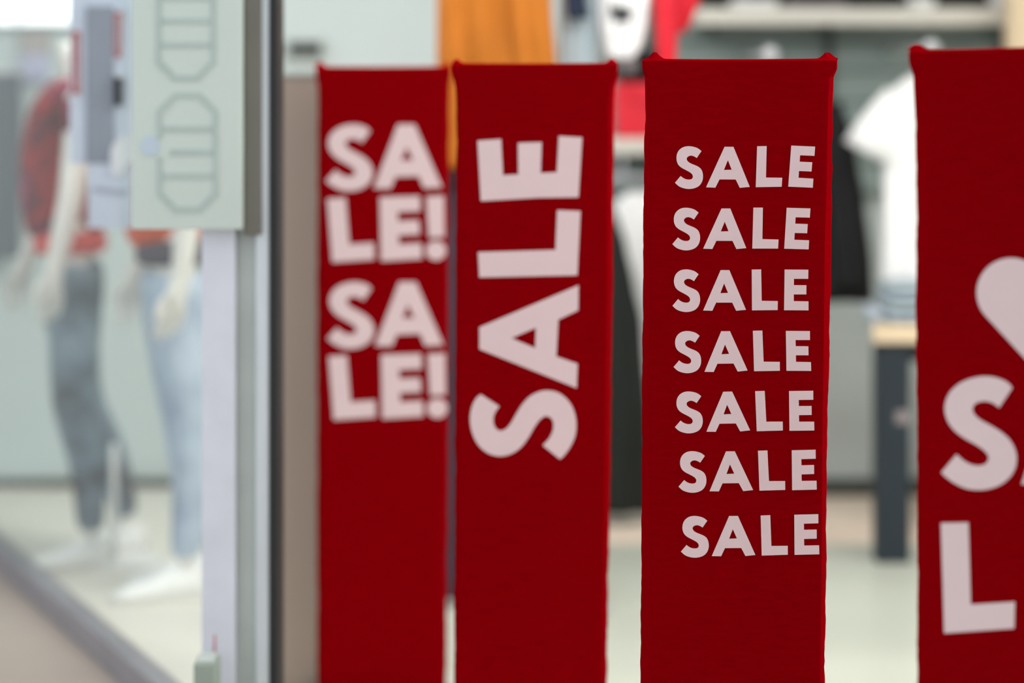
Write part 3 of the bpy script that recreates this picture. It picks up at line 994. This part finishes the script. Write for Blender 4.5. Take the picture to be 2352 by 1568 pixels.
gt = root('plum_trousers', (X(1060, RY), RY, Z(1366, RY)), 'long dark plum trousers hanging under the ochre coat, seen in the slit between gates', 'trousers')
for (x0, x1) in ((990, 1062), (1066, 1140)):
    draped('leg', [(395, x0 + 2, x1), (800, x0 + 3, x1), (1366, x0 + 6, x1 - 4)], RY + 0.02, 0.05, M['plum'], gt, folds=1.5, amp=0.15, seed=3)
draped('waistband', [(386, 990, 1142), (420, 990, 1142)], RY + 0.02, 0.055, M['plum'], gt, folds=1, amp=0.05, seed=1)

# ------------------------------------------------------------------ slatted wall panel, shelves and what lies on them
PW = 8.74
sw = root('slatwall_panel', (X(1850, PW), PW, Z(450, PW)), 'grey slatted wall panel behind the shelves and hanging clothes', 'wall panel')
nsl = 11
y_top, y_bot = -330, 450
for i in range(nsl):
    ya = y_top + (y_bot - y_top) * i / nsl
    yb = y_top + (y_bot - y_top) * (i + 1) / nsl - 5
    pbox('slat', 1385, 2330, ya, yb, PW, 0.03, M['greyslat'], sw, 0.004)
box('backing', X(1387, PW), X(2328, PW), PW + 0.03, WALL_Y - 0.006, Z(y_bot, PW), Z(y_top, PW), M['slatdark'], sw)
for px in (1500, 1905, 2300):
    pbox('upright', px - 10, px + 10, y_top, y_bot, PW - 0.02, 0.02, M['slatdark'], sw, 0.002)

SHY = 8.48
us = root('upper_shelf', (X(1950, SHY), SHY, Z(55, SHY)), 'long pale shelf with dark folded clothes along the top right', 'shelf')
pbox('board', 1600, 2312, 18, 56, SHY, PW - 0.02 - SHY, M['shelf'], us, 0.006)
for px in (1640, 1905, 2290):
    pbox('bracket', px - 6, px + 6, 57, 80, SHY + 0.06, PW - 0.02 - SHY - 0.06, M['slatdark'], us, 0.003)
ls = root('lower_shelf', (X(1500, SHY), SHY, Z(352, SHY)), 'short pale shelf under the bright red bag, behind the slit between red gates', 'shelf')
pbox('board', 1390, 1700, 318, 354, SHY, PW - 0.02 - SHY, M['shelf'], ls, 0.006)
for px in (1420, 1680):
    pbox('bracket', px - 6, px + 6, 354, 385, SHY + 0.06, PW - 0.02 - SHY - 0.06, M['slatdark'], ls, 0.003)


def folded(name, px0, px1, ybot, heights, Y, depth, mats, label, cat='clothes', group=None):
    """stack of folded cloth layers with rounded front folds"""
    rt = root(name, (X((px0 + px1) / 2, Y), Y, Z(ybot, Y)), label, cat, group)
    z = Z(ybot, Y)
    for i, h in enumerate(heights):
        hh = h / FPX * Y
        jx = random.uniform(-0.006, 0.006)
        v, f = [], []
        nx, ns = 14, 12
        x0, x1 = X(px0, Y) + jx, X(px1, Y) + jx
        for a in range(nx + 1):
            t = a / nx
            x = x0 + (x1 - x0) * t
            sg_ = 0.12 * hh * math.sin(t * 9 + i)
            e = 1 - 0.35 * max(0, 1 - min(t, 1 - t) * 8) ** 2
            for k in range(ns):
                th = 2 * math.pi * k / ns
                cy = math.copysign(abs(math.cos(th)) ** 0.35, math.cos(th))
                cz = math.copysign(abs(math.sin(th)) ** 0.6, math.sin(th))
                up = (hh / 2) * cz * e
                v.append((x, Y + depth / 2 + depth / 2 * cy + 0.004 * math.sin(t * 7 + i), z + hh / 2 + up + (sg_ * 0.5 if cz > 0 else 0)))
        for a in range(nx):
            for k in range(ns):
                f.append((a * ns + k, a * ns + (k + 1) % ns, (a + 1) * ns + (k + 1) % ns, (a + 1) * ns + k))
        f += [tuple(range(ns)), tuple(range(nx * ns, (nx + 1) * ns))]
        mesh('folded_layer', v, f, mats[i % len(mats)], rt, smooth=True)
        z += hh * 0.97
    return rt


B, Wh = M['blackcloth'], M['whitecloth']
folded('folded_clothes', 1612, 1674, 18, (30, 30), SHY + 0.02, 0.2, [B], 'black folded clothes at the left end of the pale shelf', group='folded clothes on the long shelf')
folded('folded_clothes', 1680, 1786, 18, (22, 30), SHY + 0.01, 0.2, [Wh, B], 'folded white cloth topped with black, second stack on the pale shelf', group='folded clothes on the long shelf')
folded('folded_clothes', 1800, 1946, 18, (14, 26, 30), SHY + 0.02, 0.2, [M['tagpink'], B, B], 'black folded clothes over a grey layer, in the middle of the pale shelf', group='folded clothes on the long shelf')
folded('folded_clothes', 1955, 2078, 18, (32, 30), SHY + 0.02, 0.2, [B], 'wide black folded clothes left of the white bundle on the shelf', group='folded clothes on the long shelf')
folded('folded_clothes', 2096, 2150, 18, (26,), SHY + 0.0, 0.2, [Wh], 'small white bundle between two black stacks on the shelf', group='folded clothes on the long shelf')
folded('folded_clothes', 2158, 2276, 18, (32, 30), SHY + 0.02, 0.2, [B], 'black folded clothes right of the small white bundle on the shelf', group='folded clothes on the long shelf')
folded('folded_clothes', 2280, 2308, 18, (34, 26), SHY + 0.0, 0.2, [Wh], 'white folded cloth at the right end of the pale shelf', group='folded clothes on the long shelf')

rb = root('red_bag', (X(1460, SHY), SHY + 0.06, Z(318, SHY)), 'bright red bag standing on the short pale shelf', 'bag')
vb, fb = [], []
for (py, x0, x1, d) in ((318, 1420, 1525, .09), (312, 1417, 1528, .098), (250, 1414, 1530, .10), (198, 1413, 1532, .095), (190, 1418, 1526, .07)):
    c = [(X(x0, SHY), -d), (X(x1, SHY), -d), (X(x1, SHY), d), (X(x0, SHY), d)]
    vb += [(x, SHY + 0.11 + yy, Z(py, SHY)) for x, yy in c]
for i in range(4):
    for k in range(4):
        fb.append((i * 4 + k, i * 4 + (k + 1) % 4, (i + 1) * 4 + (k + 1) % 4, (i + 1) * 4 + k))
fb += [(0, 1, 2, 3), (16, 17, 18, 19)]
bevel(mesh('bag_body', vb, fb, M['redbag'], rb), 0.012, 3)
tube('bag_strap', [(X(1440, SHY), SHY + 0.012, Z(196, SHY)), (X(1445, SHY), SHY + 0.004, Z(230, SHY)), (X(1500, SHY), SHY + 0.004, Z(230, SHY)), (X(1505, SHY), SHY + 0.012, Z(196, SHY))], 0.005, M['redcloth'], rb)
bk = root('black_pouch', (X(1455, SHY), SHY + 0.06, Z(188, SHY)), 'black pouch with a grey round badge on top of the bright red bag', 'pouch')
draped('pouch_body', [(112, 1432, 1500), (135, 1420, 1512), (170, 1416, 1516), (189, 1420, 1512)], SHY + 0.12, 0.075, B, bk, folds=1, amp=0.06, seed=1, n=12)
Yd = SHY + 0.035
slab('badge', [[(X(a, Yd), Z(b, Yd)) for a, b in ell(1446, 147, 16, 17)]], Yd, 0.006, M['tagpink'], bk)

# arms that carry clothes facing the shop, with round ends
for (px, py, lab) in ((1770, 124, 'chrome clothes holder with a round end, seen above the seven-row sale gate'), (2140, 110, 'chrome clothes holder with a round end above the white t-shirt')):
    ar = root('clothes_holder', (X(px, 7.85), 7.85, Z(py, 7.85)), lab, 'clothes holder', 'clothes holders with round ends')
    xx, zz = X(px, 7.85), Z(py, 7.85)
    tube('arm_tube', [(xx, PW - 0.02, zz), (xx, 7.86, zz)], 0.010, M['chrome'], ar)
    v, f = [], []
    n = 24
    for (yy, rr) in ((7.872, .010), (7.868, .022), (7.858, .027), (7.848, .022), (7.845, .010)):
        for k in range(n):
            v.append((xx + rr * math.cos(2 * math.pi * k / n), yy, zz + rr * math.sin(2 * math.pi * k / n)))
    for i in range(4):
        for k in range(n):
            f.append((i * n + k, i * n + (k + 1) % n, (i + 1) * n + (k + 1) % n, (i + 1) * n + k))
    f += [tuple(range(n)), tuple(range(4 * n, 5 * n))]
    mesh('round_end', v, f, M['chrome'], ar, smooth=True)

JY = 8.16
jk = root('black_jacket', (X(1830, JY), JY, Z(690, JY)), 'black jacket hanging between the sharp red gate and the white t-shirt', 'jacket')
draped('jacket_body', [(170, 1745, 1800), (190, 1700, 1850), (225, 1660, 1905), (262, 1650, 1938), (330, 1650, 1958), (450, 1660, 1985), (600, 1660, 2002), (690, 1660, 2006)],
       JY, 0.07, B, jk, folds=4, amp=0.25, seed=6)
draped('sleeve', [(235, 1880, 1935), (330, 1890, 1965), (480, 1905, 1985), (660, 1915, 1988)], JY - 0.06, 0.04, B, jk, folds=1.5, amp=0.15, seed=2)
hanger(jk, 1770, JY, 176, Z(124, 7.85) + 0.012, 0.08)

TY = 7.93
ts = root('white_t_shirt', (X(2140, TY), TY, Z(690, TY)), 'bright white t-shirt hanging behind the nearest red gate', 't-shirt')
draped('shirt_body', [(172, 2092, 2188), (186, 2072, 2210), (205, 2046, 2238), (260, 2030, 2254), (420, 2028, 2256), (560, 2026, 2260), (692, 2020, 2266)], TY, 0.085, Wh, ts, folds=3, amp=0.18, seed=3)
for sx in (-1, 1):
    cx = 2141
    q = lambda px, py: P(cx + sx * (px - cx) * -1, py, TY)
    pts = [(2066, 222), (2040, 262), (2014, 312), (1992, 352)]
    rads = [0.052, 0.066, 0.080, 0.086]
    tube('sleeve', [P(cx + (px - cx) * (1 if sx < 0 else -1), py, TY) for px, py in pts], rads, Wh, ts, seg=20)
tube('collar', [P(2141 + 40 * math.cos(a_ * math.pi / 8), 176 + 18 * math.sin(a_ * math.pi / 8), TY - 0.03) for a_ in range(9)], 0.007, Wh, ts, seg=8)
hanger(ts, 2140, TY, 176, Z(110, 7.85) + 0.012, 0.09)

# dark coat and white blouse hanging under the short shelf
CY = 8.15
tube_y = 8.5
ur = root('shelf_rail', (X(1500, tube_y), tube_y, Z(400, tube_y)), 'thin chrome rail under the short shelf with the dark coat', 'rail')
tube('rail', [(X(1260, tube_y), tube_y, Z(408, tube_y)), (X(1690, tube_y), tube_y, Z(408, tube_y))], 0.009, M['chrome'], ur)
for px in (1430, 1670):
    tube('drop', [(X(px, tube_y), tube_y, Z(356, tube_y)), (X(px, tube_y), tube_y, Z(408, tube_y))], 0.006, M['chrome'], ur)
dc = root('dark_green_coat', (X(1370, CY), CY, Z(1172, CY)), 'long dark green coat in the slit between the sideways and seven-row gates', 'coat')
draped('coat_body', [(440, 1330, 1370), (470, 1290, 1400), (500, 1268, 1420), (560, 1258, 1438), (650, 1250, 1456), (740, 1245, 1476), (1000, 1238, 1492), (1172, 1232, 1500)], CY + 0.1, 0.08, M['darkgreen'], dc, folds=4, amp=0.22, seed=5)
hanger(dc, 1350, CY + 0.1, 446, Z(408, tube_y), 0.06)
wb = root('white_blouse', (X(1500, 8.5), 8.5, Z(860, 8.5)), 'white blouse hanging right of the long dark green coat', 'blouse')
draped('blouse_body', [(440, 1440, 1560), (470, 1412, 1590), (560, 1406, 1596), (860, 1400, 1600)], 8.5, 0.06, Wh, wb, folds=4, amp=0.2, seed=7)
hanger(wb, 1500, 8.5, 446, Z(408, tube_y), 0.07)

# ------------------------------------------------------------------ table
TBY = 7.52
zt = Z(748, TBY)
tb = root('display_table', (X(2350, TBY), 7.8, 0), 'display table with pale wooden top and dark slate legs at the right', 'table')
bevel(prism('table_top', [(X(2004, TBY), TBY), (X(2760, TBY), TBY), (X(2760, 8.2), 8.2), (X(2016, 8.2), 8.2)], zt - 0.055, zt, M['wood'], tb), 0.006)
xl_, xr_ = X(2012, 7.56), X(2090, 7.56)
for (x0, y0) in ((xl_, 7.55), (X(2660, TBY), 7.55), (X(2150, 8.06), 8.06), (X(2660, 8.06), 8.06)):
    lg = box('leg', x0, x0 + (xr_ - xl_), y0, y0 + 0.09, 0, zt - 0.055, M['tabledark'], tb, 0.006)
    if (x0, y0) == (xl_, 7.55):
        pbox('tag', 2058, 2088, 944, 972, 7.543, 0.006, M['tagpink'], lg, 0.001)
box('apron', xl_ + 0.1, X(2660, TBY), 7.6, 7.63, zt - 0.12, zt - 0.055, M['tabledark'], tb, 0.003)
folded('folded_jeans', 2044, 2160, 746, (28, 26, 24, 18), 7.56, 0.26, [M['denim'], M['bluegrey'], M['denim'], M['bluegrey']], 'stack of folded blue-grey jeans on the display table', 'jeans')
folded('folded_knit', 2002, 2032, 747, (20, 16), 7.58, 0.24, [M['bluegrey'], M['palepanel']], 'small pale folded knit at the left corner of the table', 'clothes')

# wooden post at the upper right
wd = root('wooden_post', (X(2360, 8.3), 8.35, 0), 'pale wooden post right of the long shelf', 'post')
box('post', X(2318, 8.3), X(2420, 8.3), 8.3, 8.4, 0.05, CEIL_Z, M['wood'], wd, 0.006)
box('foot', X(2312, 8.3), X(2426, 8.3), 8.29, 8.41, 0, 0.05, M['tabledark'], wd, 0.004)
